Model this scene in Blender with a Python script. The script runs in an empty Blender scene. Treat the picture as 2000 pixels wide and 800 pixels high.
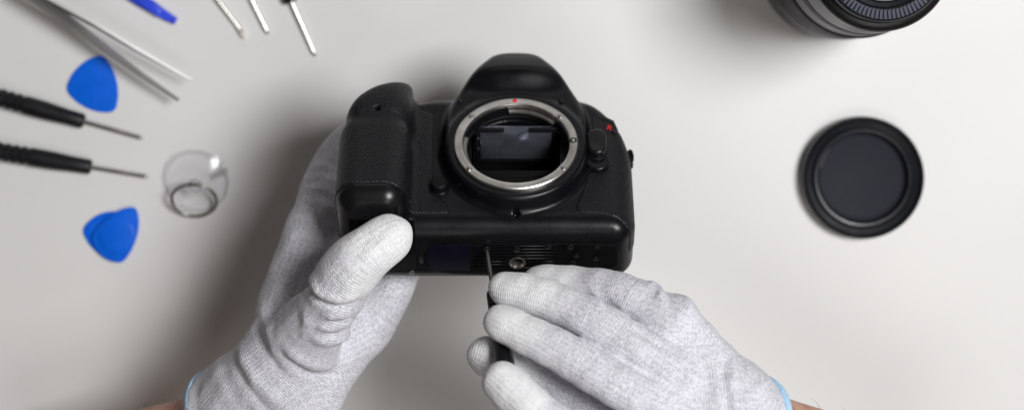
import bpy, bmesh, math, random
import numpy as np
from mathutils import Vector, Matrix, Euler

random.seed(7)
rng = np.random.default_rng(7)
R = math.radians
PI = math.pi
scene = bpy.context.scene
COL = scene.collection

# ------------------------------------------------------------------ camera
CAM_H = 1.10            # metres above the table top
FOC = 69.3              # mm, on a 36 mm wide sensor
cam_d = bpy.data.cameras.new('camera')
cam_d.sensor_width = 36.0
cam_d.lens = FOC
cam_d.clip_start = 0.05
cam_d.clip_end = 50
cam_d.dof.use_dof = True
cam_d.dof.focus_distance = CAM_H - 0.163
cam_d.dof.aperture_fstop = 4.6
cam_d.dof.aperture_blades = 0
cam_d.shift_y = -0.195           # the view is the lower part of a larger frame
cam = bpy.data.objects.new('camera', cam_d)
cam.location = (0, 0, CAM_H)
COL.objects.link(cam)
scene.camera = cam

# ------------------------------------------------------------------ world + lamps (indoor close-up)
w = bpy.data.worlds.new('World')
scene.world = w
w.use_nodes = True
bg = w.node_tree.nodes['Background']
bg.inputs[0].default_value = (1.0, 0.82, 0.68, 1)
bg.inputs[1].default_value = 0.05


def area(name, loc, target, sx, sy, power, col):
    l = bpy.data.lights.new(name, 'AREA')
    l.shape = 'RECTANGLE'
    l.size, l.size_y = sx, sy
    l.energy = power
    l.color = col
    o = bpy.data.objects.new(name, l)
    o.location = loc
    d = Vector(target) - Vector(loc)
    o.rotation_euler = d.to_track_quat('-Z', 'Y').to_euler()
    COL.objects.link(o)
    return o


area('window_light', (0.74, 0.17, 1.70), (0.0, -0.10, 0.0), 0.58, 0.58, 32.0, (1.0, 1.0, 1.0))
area('hands_fill', (0.30, -0.80, 1.45), (0.0, -0.15, 0.0), 0.60, 0.50, 3.8, (1.0, 0.98, 0.95))  # added fill lamp, lightens the table between the hands
area('mount_fill', (0.25, 1.6, 0.52), (0.0, -0.1, 0.1), 1.5, 0.8, 2.3, (0.98, 0.99, 1.0))  # added dim light panel for the mount ring and camera front to reflect

scene.view_settings.view_transform = 'Standard'
scene.view_settings.look = 'None'
scene.view_settings.exposure = 0.0
scene.view_settings.gamma = 1.0
scene.view_settings.use_curve_mapping = False
scene.render.engine = 'CYCLES'
scene.cycles.use_denoising = True
scene.cycles.max_bounces = 10
scene.cycles.transmission_bounces = 10
scene.cycles.transparent_max_bounces = 12


# ------------------------------------------------------------------ helpers
PPY = 10.0              # photo row straight below the camera
PITCH = math.atan((400 - PPY) / (FOC * 2000 / 36.0))


def at(u, v, z):
    """point (mm) seen at photo position u, v when it stands z mm above the table"""
    s = (CAM_H * 1000 - z) / (FOC * 2000 / 36.0)
    return np.array([(u - 1000) * s, (PPY - v) * s, z], dtype=float)


def leanp(p):
    """turn a point by the lean of the work about the viewing point"""
    c, q = math.cos(PITCH), math.sin(PITCH)
    y, z = p[1], p[2] - CAM_H * 1000
    return np.array([p[0], y * c + z * q, -y * q + z * c + CAM_H * 1000])


def hat(u, v, z):
    """joint position of the hands, measured in the frame of the leaning work"""
    s = (CAM_H * 1000 - z) / (FOC * 2000 / 36.0)
    return leanp(np.array([(u - 1000) * s, (400 - v) * s, z], dtype=float))


def tag(o, label=None, cat=None, group=None, kind=None):
    if label: o['label'] = label
    if cat: o['category'] = cat
    if group: o['group'] = group
    if kind: o['kind'] = kind
    return o


def empty(name, loc=(0, 0, 0), rot=(0, 0, 0)):
    o = bpy.data.objects.new(name, None)
    o.location = loc
    o.rotation_euler = rot
    o.empty_display_size = 0.01
    COL.objects.link(o)
    return o


def link_mesh(name, me, mat, parent=None, smooth=True):
    o = bpy.data.objects.new(name, me)
    COL.objects.link(o)
    if mat and not me.materials:
        me.materials.append(mat)
    if parent is not None:
        o.parent = parent
    if smooth:
        me.polygons.foreach_set('use_smooth', [True] * len(me.polygons))
    return o


def pyobj(name, verts, faces, mat, parent=None, smooth=True, scale=0.001):
    me = bpy.data.meshes.new(name)
    v = np.asarray(verts, dtype=float) * scale
    me.from_pydata([tuple(p) for p in v], [], [tuple(int(i) for i in f) for f in faces])
    me.validate()
    me.update()
    return link_mesh(name, me, mat, parent, smooth)


def bmobj(name, bm, mat, parent=None, smooth=True, auto=None):
    me = bpy.data.meshes.new(name)
    bmesh.ops.recalc_face_normals(bm, faces=bm.faces)
    bm.to_mesh(me)
    bm.free()
    o = link_mesh(name, me, mat, parent, smooth)
    if auto is not None:
        sharp(me, auto)
    return o


def sharp(me, ang):
    bm = bmesh.new()
    bm.from_mesh(me)
    for e in bm.edges:
        if len(e.link_faces) == 2 and e.calc_face_angle(0) > R(ang):
            e.smooth = False
    bm.to_mesh(me)
    bm.free()


def lathe(name, prof, mat, parent=None, seg=96, axis='Z', cx=0, cy=0, cz=0, auto=35, closed=False):
    """profile of (radius, height) in mm, turned about an axis through (cx,cy,cz)"""
    vs, fs = [], []
    n = len(prof)
    for i in range(seg):
        a = 2 * PI * i / seg
        for (r, h) in prof:
            p = (r * math.cos(a), r * math.sin(a), h)
            if axis == 'X': p = (p[2], p[0], p[1])
            if axis == 'Y': p = (p[1], p[2], p[0])
            vs.append((p[0] + cx, p[1] + cy, p[2] + cz))
    m = n if closed else n - 1
    for i in range(seg):
        j = (i + 1) % seg
        for k in range(m):
            k2 = (k + 1) % n
            fs.append((i * n + k, j * n + k, j * n + k2, i * n + k2))
    me = bpy.data.meshes.new(name)
    me.from_pydata([tuple(c * 0.001 for c in p) for p in vs], [], fs)
    bm = bmesh.new()
    bm.from_mesh(me)
    bmesh.ops.remove_doubles(bm, verts=bm.verts, dist=1e-6)
    if not closed:
        bmesh.ops.holes_fill(bm, edges=bm.edges, sides=0)
    bmesh.ops.recalc_face_normals(bm, faces=bm.faces)
    bm.to_mesh(me)
    bm.free()
    o = link_mesh(name, me, mat, parent)
    sharp(me, auto)
    return o


def box(name, lo, hi, mat, parent=None, bev=0.0, seg=2):
    bm = bmesh.new()
    bmesh.ops.create_cube(bm, size=1)
    lo, hi = np.array(lo, float), np.array(hi, float)
    for vv in bm.verts:
        vv.co = Vector(((lo + hi) / 2 + np.array(vv.co) * (hi - lo)) * 0.001)
    if bev:
        bmesh.ops.bevel(bm, geom=list(bm.edges), offset=bev * 0.001, segments=seg, affect='EDGES', profile=0.5)
    return bmobj(name, bm, mat, parent, auto=40)


def prism(name, pts, z0, z1, mat, parent=None, bev=0.0, seg=3, auto=40):
    """outline pts (mm) extruded from z0 to z1 with bevelled rims"""
    bm = bmesh.new()
    vs = [bm.verts.new((p[0] * .001, p[1] * .001, z0 * .001)) for p in pts]
    f = bm.faces.new(vs)
    ex = bmesh.ops.extrude_face_region(bm, geom=[f])
    for e in ex['geom']:
        if isinstance(e, bmesh.types.BMVert):
            e.co.z = z1 * .001
    if bev:
        rim = [e for e in bm.edges if abs(e.verts[0].co.z - e.verts[1].co.z) < 1e-9]
        bmesh.ops.bevel(bm, geom=rim, offset=bev * .001, segments=seg, affect='EDGES', profile=0.5)
    return bmobj(name, bm, mat, parent, auto=auto)


def tube(name, pts, r, mat, parent=None, seg=10, closed=False):
    pts = [np.array(p, float) for p in pts]
    n = len(pts)
    rr = r if hasattr(r, '__len__') else [r] * n
    vs, fs = [], []
    up = np.array([0.13, 0.21, 1.0])
    for i, p in enumerate(pts):
        a = pts[(i - 1) % n] if (closed or i > 0) else p
        b = pts[(i + 1) % n] if (closed or i < n - 1) else p
        t = b - a
        t = t / (np.linalg.norm(t) + 1e-12)
        s = np.cross(t, up)
        s /= np.linalg.norm(s) + 1e-12
        q = np.cross(s, t)
        for k in range(seg):
            an = 2 * PI * k / seg
            vs.append(p + rr[i] * (math.cos(an) * s + math.sin(an) * q))
    for i in range(n if closed else n - 1):
        j = (i + 1) % n
        for k in range(seg):
            k2 = (k + 1) % seg
            fs.append((i * seg + k, i * seg + k2, j * seg + k2, j * seg + k))
    if not closed:
        fs.append(tuple(range(seg))[::-1])
        fs.append(tuple((n - 1) * seg + k for k in range(seg)))
    return pyobj(name, vs, fs, mat, parent)


def smooth_loop(pts, it=3):
    """Chaikin rounding of a closed outline"""
    p = [np.array(q, float) for q in pts]
    for _ in range(it):
        q = []
        for i in range(len(p)):
            a, b = p[i], p[(i + 1) % len(p)]
            q += [a * .75 + b * .25, a * .25 + b * .75]
        p = q
    return p


# ---- signed distance modelling
def smin(a, b, k):
    if k <= 0: return np.minimum(a, b)
    h = np.clip(.5 + .5 * (b - a) / k, 0, 1)
    return b * (1 - h) + a * h - k * h * (1 - h)


def smax(a, b, k):
    return -smin(-a, -b, k)


def rbox(X, Y, Z, lo, hi, r):
    c = [(l + h) / 2 for l, h in zip(lo, hi)]
    s = [(h - l) / 2 - r for l, h in zip(lo, hi)]
    qx, qy, qz = np.abs(X - c[0]) - s[0], np.abs(Y - c[1]) - s[1], np.abs(Z - c[2]) - s[2]
    o = np.sqrt(np.maximum(qx, 0) ** 2 + np.maximum(qy, 0) ** 2 + np.maximum(qz, 0) ** 2)
    return o + np.minimum(np.maximum(qx, np.maximum(qy, qz)), 0) - r


def polyd(X, Y, pts):
    """signed distance to a 2D polygon, on 2D arrays"""
    pts = [np.array(p, float) for p in pts]
    d = np.full(np.broadcast(X, Y).shape, 1e9)
    s = np.ones(d.shape)
    n = len(pts)
    for i in range(n):
        a, b = pts[i], pts[i - 1]
        e = b - a
        wx, wy = X - a[0], Y - a[1]
        t = np.clip((wx * e[0] + wy * e[1]) / (e @ e), 0, 1)
        d = np.minimum(d, (wx - e[0] * t) ** 2 + (wy - e[1] * t) ** 2)
        c1, c2, c3 = Y >= a[1], Y < b[1], e[0] * wy > e[1] * wx
        flip = (c1 & c2 & c3) | (~c1 & ~c2 & ~c3)
        s = np.where(flip, -s, s)
    return s * np.sqrt(d)


def surface_nets(D, org, h):
    ins = D < 0
    nx, ny, nz = D.shape
    cnt = np.zeros((nx - 1, ny - 1, nz - 1), np.int8)
    cor = [(i, j, k) for i in (0, 1) for j in (0, 1) for k in (0, 1)]
    for (i, j, k) in cor:
        cnt += ins[i:nx - 1 + i, j:ny - 1 + j, k:nz - 1 + k]
    act = (cnt > 0) & (cnt < 8)
    I, J, K = np.nonzero(act)
    idx = np.full(act.shape, -1, np.int64)
    idx[I, J, K] = np.arange(len(I))
    val = np.stack([D[I + c[0], J + c[1], K + c[2]] for c in cor], 1)
    acc = np.zeros((len(I), 3))
    num = np.zeros(len(I))
    C = np.array(cor, float)
    for a in range(8):
        for b in range(a + 1, 8):
            if np.abs(C[a] - C[b]).sum() != 1: continue
            va, vb = val[:, a], val[:, b]
            m = (va < 0) != (vb < 0)
            t = va[m] / (va[m] - vb[m])
            acc[m] += C[a] + (C[b] - C[a]) * t[:, None]
            num[m] += 1
    P = (np.stack([I, J, K], 1) + acc / num[:, None]) * h + np.array(org)
    F = []
    for ax in range(3):
        s0 = [slice(None)] * 3
        s1 = [slice(None)] * 3
        s0[ax], s1[ax] = slice(0, -1), slice(1, None)
        ch = ins[tuple(s0)] != ins[tuple(s1)]
        i, j, k = np.nonzero(ch)
        e = [i, j, k]
        o1, o2 = [(1, 2), (2, 0), (0, 1)][ax]
        ok = (e[o1] > 0) & (e[o2] > 0) & (e[o1] < D.shape[o1] - 1) & (e[o2] < D.shape[o2] - 1)
        e = [q[ok] for q in e]
        flip = ins[e[0], e[1], e[2]]
        q = []
        for (a, b) in ((0, 0), (1, 0), (1, 1), (0, 1)):
            f = [x.copy() for x in e]
            f[o1] -= a
            f[o2] -= b
            q.append(idx[f[0], f[1], f[2]])
        Q = np.stack(q, 1)
        Q[~flip] = Q[~flip][:, ::-1]
        F.append(Q)
    return P, np.concatenate(F)


def relax(P, F, it=2, f=0.5):
    e = np.concatenate([F[:, [0, 1]], F[:, [1, 2]], F[:, [2, 3]], F[:, [3, 0]]])
    e = np.concatenate([e, e[:, ::-1]])
    n = len(P)
    c = np.bincount(e[:, 0], minlength=n)[:, None]
    for q in range(it):
        for s in (f, -f * 0.96):            # Taubin: no shrinking
            A = np.stack([np.bincount(e[:, 0], weights=P[e[:, 1], i], minlength=n) for i in range(3)], 1) / np.maximum(c, 1)
            P = P + s * (A - P)
    return P


def vnormals(P, F):
    n = np.cross(P[F[:, 2]] - P[F[:, 0]], P[F[:, 3]] - P[F[:, 1]])
    N = np.zeros_like(P)
    for i in range(4):
        for a in range(3):
            N[:, a] += np.bincount(F[:, i], weights=n[:, a], minlength=len(P))
    return N / (np.linalg.norm(N, axis=1, keepdims=True) + 1e-12)


def fast_mesh(name, P, F, mat, parent=None, attrs=None):
    me = bpy.data.meshes.new(name)
    me.vertices.add(len(P))
    me.vertices.foreach_set('co', (P * 0.001).astype(np.float32).ravel())
    me.loops.add(F.size)
    me.loops.foreach_set('vertex_index', F.astype(np.int32).ravel())
    me.polygons.add(len(F))
    me.polygons.foreach_set('loop_start', np.arange(0, F.size, 4, dtype=np.int32))
    me.polygons.foreach_set('loop_total', np.full(len(F), 4, np.int32))
    me.update(calc_edges=True)
    for k, v in (attrs or {}).items():
        a = me.attributes.new(k, 'FLOAT_VECTOR', 'POINT')
        a.data.foreach_set('vector', v.astype(np.float32).ravel())
    return link_mesh(name, me, mat, parent)


# ------------------------------------------------------------------ materials
def mat_new(name):
    m = bpy.data.materials.new(name)
    m.use_nodes = True
    nt = m.node_tree
    b = nt.nodes['Principled BSDF']
    return m, nt, b


def node(nt, t, **kw):
    n = nt.nodes.new(t)
    for k, v in kw.items():
        if hasattr(n, k): setattr(n, k, v)
        else: n.inputs[k].default_value = v
    return n


def ramp(nt, fac, stops):
    r = nt.nodes.new('ShaderNodeValToRGB')
    el = r.color_ramp.elements
    while len(el) < len(stops): el.new(0.5)
    for e, (p, c) in zip(el, stops):
        e.position = p
        e.color = c if len(c) == 4 else (*c, 1)
    nt.links.new(fac, r.inputs[0])
    return r


def simple(name, col, rough=0.5, metal=0.0, spec=0.5, coat=0.0, noise=None, bump=None, var=0.0, rvar=0.0, aniso=0):
    """noise: scale (1/m) used for colour and roughness variation; bump: (scale 1/m, distance m)"""
    m, nt, b = mat_new(name)
    L = nt.links.new
    b.inputs['Base Color'].default_value = (*col, 1)
    b.inputs['Roughness'].default_value = rough
    b.inputs['Metallic'].default_value = metal
    b.inputs['Specular IOR Level'].default_value = spec
    b.inputs['Coat Weight'].default_value = coat
    b.inputs['Coat Roughness'].default_value = 0.15
    tc = node(nt, 'ShaderNodeTexCoord')
    if noise:
        n = node(nt, 'ShaderNodeTexNoise', Scale=noise, Detail=5.0, Roughness=0.6)
        L(tc.outputs['Object'], n.inputs['Vector'])
        if var:
            r = ramp(nt, n.outputs['Fac'], [(0.3, tuple(c * (1 - var) for c in col)), (0.7, tuple(min(1, c * (1 + var)) for c in col))])
            L(r.outputs[0], b.inputs['Base Color'])
        if rvar:
            mr = node(nt, 'ShaderNodeMapRange')
            mr.inputs[1].default_value, mr.inputs[2].default_value = 0.3, 0.7
            mr.inputs[3].default_value, mr.inputs[4].default_value = max(0.02, rough - rvar), min(1, rough + rvar)
            L(n.outputs['Fac'], mr.inputs[0])
            L(mr.outputs[0], b.inputs['Roughness'])
    if bump:
        n2 = node(nt, 'ShaderNodeTexNoise', Scale=bump[0], Detail=3.0)
        L(tc.outputs['Object'], n2.inputs['Vector'])
        bp = node(nt, 'ShaderNodeBump', Strength=1.0, Distance=bump[1])
        L(n2.outputs['Fac'], bp.inputs['Height'])
        L(bp.outputs[0], b.inputs['Normal'])
    return m


M = {}
M['table'] = simple('table_laminate', (0.714, 0.707, 0.698), 0.48, noise=6, var=0.02, rvar=0.08, bump=(900, 0.00003))
M['black'] = simple('black_plastic', (0.0034, 0.0038, 0.0054), 0.29, spec=0.30, noise=60, rvar=0.06, var=0.15, bump=(2600, 0.00005))
M['matte'] = simple('matte_black_plastic', (0.004, 0.004, 0.005), 0.5, spec=0.17, noise=80, rvar=0.08, bump=(3000, 0.00006))
M['bottom'] = simple('base_plate_black', (0.002, 0.002, 0.0026), 0.45, spec=0.10, noise=90, rvar=0.1, bump=(2500, 0.00005))
M['gloss'] = simple('glossy_black_plastic', (0.005, 0.005, 0.006), 0.27, spec=0.4, noise=90, rvar=0.06)
M['cavity'] = simple('flocked_black', (0.004, 0.004, 0.0045), 0.8, spec=0.1)
M['steel'] = simple('polished_steel', (0.62, 0.60, 0.58), 0.24, 1.0, noise=150, var=0.12, rvar=0.1)
M['dull'] = simple('dull_steel', (0.30, 0.285, 0.27), 0.34, 0.9, noise=120, var=0.15, rvar=0.1)
M['pale'] = simple('pale_satin_steel', (0.40, 0.395, 0.39), 0.5, 0.85, noise=60, var=0.04, rvar=0.03)
M['shaft'] = simple('nickel_shaft', (0.74, 0.71, 0.67), 0.34, 1.0, noise=120, var=0.08, rvar=0.1)
M['screw'] = simple('screw_steel', (0.55, 0.54, 0.53), 0.3, 1.0, noise=600, var=0.2)
M['darkscrew'] = simple('black_screw', (0.018, 0.018, 0.019), 0.35, 0.6, noise=600, var=0.2)
M['red'] = simple('red_paint', (0.75, 0.012, 0.012), 0.4)
M['blue'] = simple('blue_plastic', (0.002, 0.115, 0.68), 0.42, spec=0.2, noise=90, var=0.06, rvar=0.08)
M['blue2'] = simple('violet_blue_plastic', (0.03, 0.07, 0.68), 0.28, spec=0.5, noise=90, var=0.06)
M['cap'] = simple('grey_black_cap', (0.006, 0.007, 0.010), 0.33, spec=0.4, noise=70, var=0.15, rvar=0.06, bump=(2500, 0.00004))
M['capfloor'] = simple('matte_slate_cap_floor', (0.018, 0.020, 0.028), 0.65, spec=0.15, noise=60, var=0.12, rvar=0.06, bump=(2500, 0.00004))
M['label'] = simple('navy_black_label', (0.002, 0.002, 0.008), 0.5, spec=0.12, noise=400, var=0.4)
M['rib'] = simple('slate_rib', (0.040, 0.046, 0.075), 0.55, spec=0.3, noise=100, var=0.1)
M['barrel'] = simple('lens_barrel', (0.006, 0.006, 0.007), 0.33, spec=0.35, noise=60, var=0.2, rvar=0.05)
M['silver'] = simple('satin_grey_ring', (0.035, 0.035, 0.037), 0.32, 0.4, noise=100, var=0.08)
M['handle'] = simple('screwdriver_handle', (0.007, 0.007, 0.009), 0.42, spec=0.35, noise=100, var=0.2, rvar=0.08)
M['trim'] = simple('blue_elastic', (0.40, 0.63, 0.84), 0.85, noise=700, var=0.15, bump=(1800, 0.0002))


def brushed_ring():
    m, nt, b = mat_new('brushed_mount_steel')
    L = nt.links.new
    tc = node(nt, 'ShaderNodeTexCoord')
    sep = node(nt, 'ShaderNodeSeparateXYZ')
    L(tc.outputs['Object'], sep.inputs[0])
    a = node(nt, 'ShaderNodeVectorMath', operation='LENGTH')
    cmb = node(nt, 'ShaderNodeCombineXYZ')
    L(sep.outputs[0], cmb.inputs[0]); L(sep.outputs[1], cmb.inputs[1])
    L(cmb.outputs[0], a.inputs[0])
    n = node(nt, 'ShaderNodeTexNoise', Scale=1.0, Detail=4.0)
    n.noise_dimensions = '1D'
    mu = node(nt, 'ShaderNodeMath', operation='MULTIPLY')
    mu.inputs[1].default_value = 9000
    L(a.outputs['Value'], mu.inputs[0]); L(mu.outputs[0], n.inputs['W'])
    n2 = node(nt, 'ShaderNodeTexNoise', Scale=120.0, Detail=6.0)
    L(tc.outputs['Object'], n2.inputs['Vector'])
    r = ramp(nt, n2.outputs['Fac'], [(0.3, (0.58, 0.56, 0.535)), (0.7, (0.80, 0.78, 0.75))])
    L(r.outputs[0], b.inputs['Base Color'])
    mr = node(nt, 'ShaderNodeMapRange')
    mr.inputs[3].default_value, mr.inputs[4].default_value = 0.2, 0.4
    L(n.outputs['Fac'], mr.inputs[0]); L(mr.outputs[0], b.inputs['Roughness'])
    b.inputs['Metallic'].default_value = 1.0
    bp = node(nt, 'ShaderNodeBump', Strength=0.6, Distance=0.00003)
    L(n.outputs['Fac'], bp.inputs['Height']); L(bp.outputs[0], b.inputs['Normal'])
    return m


M['mount'] = brushed_ring()


def leather():
    m, nt, b = mat_new('pebbled_rubber')
    L = nt.links.new
    tc = node(nt, 'ShaderNodeTexCoord')
    n = node(nt, 'ShaderNodeTexNoise', Scale=300.0, Detail=2.0)
    L(tc.outputs['Object'], n.inputs['Vector'])
    mix = node(nt, 'ShaderNodeVectorMath', operation='MULTIPLY_ADD')
    mix.inputs[1].default_value = (0.0016, 0.0016, 0.0016)
    L(n.outputs['Color'], mix.inputs[0]); L(tc.outputs['Object'], mix.inputs[2])
    v = node(nt, 'ShaderNodeTexVoronoi', Scale=860.0, feature='SMOOTH_F1')
    v.inputs['Smoothness'].default_value = 0.35
    L(mix.outputs[0], v.inputs['Vector'])
    inv = node(nt, 'ShaderNodeMath', operation='SUBTRACT'); inv.inputs[0].default_value = 1.0
    L(v.outputs['Distance'], inv.inputs[1])
    bp = node(nt, 'ShaderNodeBump', Strength=1.0, Distance=0.0003)
    L(inv.outputs[0], bp.inputs['Height']); L(bp.outputs[0], b.inputs['Normal'])
    b.inputs['Base Color'].default_value = (0.0060, 0.0063, 0.0080, 1)
    b.inputs['Roughness'].default_value = 0.47
    b.inputs['Specular IOR Level'].default_value = 0.32
    return m


M['leather'] = leather()


def knit():
    m, nt, b = mat_new('grey_knit_glove')
    L = nt.links.new
    at_ = node(nt, 'ShaderNodeAttribute', attribute_name='knit')
    sp = node(nt, 'ShaderNodeSeparateXYZ')
    L(at_.outputs['Vector'], sp.inputs[0])
    tc = node(nt, 'ShaderNodeTexCoord')

    def mth(op, a, bb=None, c=None):
        q = node(nt, 'ShaderNodeMath', operation=op)
        for i, x in enumerate((a, bb, c)):
            if x is None: continue
            if isinstance(x, (int, float)): q.inputs[i].default_value = x
            else: L(x, q.inputs[i])
        return q.outputs[0]
    wob = node(nt, 'ShaderNodeTexNoise', Scale=260.0, Detail=2.0)
    L(tc.outputs['Object'], wob.inputs['Vector'])
    wv = mth('MULTIPLY', mth('SUBTRACT', wob.outputs['Fac'], 0.5), 2.6)
    u, wd = sp.outputs[0], sp.outputs[1]
    ph_w = mth('ADD', mth('MULTIPLY', wd, 2 * PI / 1.28), wv)
    zig = mth('MULTIPLY', mth('SINE', ph_w), 1.0)
    ph_u = mth('ADD', mth('MULTIPLY', u, 2 * PI / 1.16), mth('ADD', zig, wv))
    rows = mth('SINE', ph_u)
    cols = mth('SINE', mth('MULTIPLY', ph_w, 0.5))
    aw = node(nt, 'ShaderNodeAttribute', attribute_name='knit_weight')
    st = mth('MULTIPLY', mth('ADD', mth('MULTIPLY', rows, 0.38), mth('MULTIPLY', cols, 0.16)), aw.outputs['Fac'])
    fuzz = node(nt, 'ShaderNodeTexNoise', Scale=1700.0, Detail=3.0)
    L(tc.outputs['Object'], fuzz.inputs['Vector'])
    soft = node(nt, 'ShaderNodeTexNoise', Scale=70.0, Detail=3.0)
    L(tc.outputs['Object'], soft.inputs['Vector'])
    h1 = mth('ADD', st, mth('MULTIPLY', fuzz.outputs['Fac'], 0.7))
    bp0 = node(nt, 'ShaderNodeBump', Strength=0.55, Distance=0.004)
    L(soft.outputs['Fac'], bp0.inputs['Height'])
    bp = node(nt, 'ShaderNodeBump', Strength=0.75, Distance=0.00038)
    L(h1, bp.inputs['Height']); L(bp0.outputs[0], bp.inputs['Normal'])
    L(bp.outputs[0], b.inputs['Normal'])
    # heathered yarn: pale yarn with blue-grey flecks, whiter where the tips are coated
    fl = node(nt, 'ShaderNodeTexNoise', Scale=900.0, Detail=4.0, Roughness=0.7)
    L(tc.outputs['Object'], fl.inputs['Vector'])
    f2 = mth('ADD', mth('MULTIPLY', st, 0.16), fl.outputs['Fac'])  # stitch gaps tinted darker: blue-grey yarn showing, plus shade painted into the colour
    c1 = ramp(nt, f2, [(0.32, (0.40, 0.40, 0.46)), (0.5, (0.66, 0.655, 0.715)), (0.70, (0.83, 0.825, 0.855))])
    c2 = ramp(nt, f2, [(0.28, (0.64, 0.64, 0.67)), (0.6, (0.87, 0.87, 0.88))])
    pat = node(nt, 'ShaderNodeTexNoise', Scale=45.0, Detail=2.0)
    L(tc.outputs['Object'], pat.inputs['Vector'])
    co = mth('ADD', sp.outputs[2], mth('MULTIPLY', mth('SUBTRACT', pat.outputs['Fac'], 0.5), 1.2))
    mr = node(nt, 'ShaderNodeMapRange'); mr.inputs[1].default_value, mr.inputs[2].default_value = 0.3, 0.75
    L(co, mr.inputs[0])
    mx = node(nt, 'ShaderNodeMixRGB')
    L(mr.outputs[0], mx.inputs[0]); L(c1.outputs[0], mx.inputs[1]); L(c2.outputs[0], mx.inputs[2])
    L(mx.outputs[0], b.inputs['Base Color'])
    b.inputs['Roughness'].default_value = 0.85
    b.inputs['Specular IOR Level'].default_value = 0.2
    b.inputs['Sheen Weight'].default_value = 0.15
    b.inputs['Sheen Roughness'].default_value = 0.5
    return m


M['knit'] = knit()


def skin():
    m, nt, b = mat_new('skin')
    L = nt.links.new
    tc = node(nt, 'ShaderNodeTexCoord')
    n = node(nt, 'ShaderNodeTexNoise', Scale=90.0, Detail=6.0)
    L(tc.outputs['Object'], n.inputs['Vector'])
    r = ramp(nt, n.outputs['Fac'], [(0.3, (0.42, 0.20, 0.13)), (0.7, (0.58, 0.32, 0.22))])
    L(r.outputs[0], b.inputs['Base Color'])
    b.inputs['Roughness'].default_value = 0.5
    b.inputs['Subsurface Weight'].default_value = 0.15
    b.inputs['Subsurface Radius'].default_value = (0.004, 0.0015, 0.0008)
    n2 = node(nt, 'ShaderNodeTexVoronoi', Scale=900.0)
    L(tc.outputs['Object'], n2.inputs['Vector'])
    bp = node(nt, 'ShaderNodeBump', Strength=0.4, Distance=0.0002)
    L(n2.outputs['Distance'], bp.inputs['Height']); L(bp.outputs[0], b.inputs['Normal'])
    return m


M['skin'] = skin()
M['hair'] = simple('arm_hair', (0.05, 0.028, 0.015), 0.5)


def clear(name, tint, ior=1.43, mixt=0.55):
    m, nt, b = mat_new(name)
    L = nt.links.new
    b.inputs['Base Color'].default_value = (*tint, 1)
    b.inputs['Transmission Weight'].default_value = 1.0
    b.inputs['Roughness'].default_value = 0.06
    b.inputs['IOR'].default_value = ior
    t = node(nt, 'ShaderNodeBsdfTransparent')
    t.inputs[0].default_value = (*tint, 1)
    mx = node(nt, 'ShaderNodeMixShader')
    mx.inputs[0].default_value = mixt
    L(b.outputs[0], mx.inputs[1]); L(t.outputs[0], mx.inputs[2])
    L(mx.outputs[0], nt.nodes['Material Output'].inputs[0])
    return m


def film(name, tint, gl):
    """thin clear vinyl: mostly see-through with a faint gloss"""
    m, nt, b = mat_new(name)
    t = node(nt, 'ShaderNodeBsdfTransparent')
    t.inputs[0].default_value = (*tint, 1)
    g = node(nt, 'ShaderNodeBsdfGlossy')
    g.inputs['Roughness'].default_value = 0.12
    mx = node(nt, 'ShaderNodeMixShader')
    mx.inputs[0].default_value = gl
    nt.links.new(t.outputs[0], mx.inputs[1]); nt.links.new(g.outputs[0], mx.inputs[2])
    nt.links.new(mx.outputs[0], nt.nodes['Material Output'].inputs[0])
    return m


M['clear'] = film('clear_vinyl', (0.99, 0.99, 0.995), 0.03)
M['clear2'] = clear('thick_clear_vinyl', (0.96, 0.96, 0.98), 1.42, 0.55)
M['clear3'] = film('clear_vinyl_tab', (0.97, 0.97, 0.98), 0.16)


def screen_mat():
    m, nt, b = mat_new('focusing_screen')
    L = nt.links.new
    tc = node(nt, 'ShaderNodeTexCoord')
    n = node(nt, 'ShaderNodeTexNoise', Scale=70.0, Detail=3.0)
    L(tc.outputs['Object'], n.inputs['Vector'])
    r = ramp(nt, n.outputs['Fac'], [(0.3, (0.08, 0.088, 0.11)), (0.7, (0.16, 0.17, 0.205))])
    L(r.outputs[0], b.inputs['Base Color'])
    b.inputs['Roughness'].default_value = 0.14
    b.inputs['Specular IOR Level'].default_value = 0.8
    b.inputs['Metallic'].default_value = 0.55
    n2 = node(nt, 'ShaderNodeTexNoise', Scale=55.0, Detail=1.0)
    L(tc.outputs['Object'], n2.inputs['Vector'])
    bp = node(nt, 'ShaderNodeBump', Strength=0.5, Distance=0.004)
    L(n2.outputs['Fac'], bp.inputs['Height']); L(bp.outputs[0], b.inputs['Normal'])
    return m


M['screen'] = screen_mat()
M['mirror'] = simple('mirror_silver', (0.5, 0.5, 0.52), 0.03, 1.0)

# ------------------------------------------------------------------ the table (setting)
o = box('table', (-800, -520, -25), (800, 520, 0), M['table'], None, bev=2.0)
tag(o, kind='structure')

# ------------------------------------------------------------------ the camera body being repaired
TILT = R(41.5)
BO = leanp(np.array([0, -11.2, 150.0]))
body_root = empty('digital_camera', BO * .001, (-(TILT + PITCH), 0, 0))
tag(body_root, 'black camera body without its lens, tilted in the gloved hands, silver mount ring facing up', 'camera')

# local frame (mm): X to the right, Y towards the viewfinder hump, Z out of the lens mount; base plate on Y = 0
H = 0.6
ox, oy, oz = -92.0, -6.0, -46.0
gx = np.arange(ox, 68, H, dtype=np.float32)
gy = np.arange(oy, 117, H, dtype=np.float32)
gz = np.arange(oz, 31, H, dtype=np.float32)
X, Y, Z = gx[:, None, None], gy[None, :, None], gz[None, None, :]
MX, MY = 2.0, 46.0                       # axis of the lens mount

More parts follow.
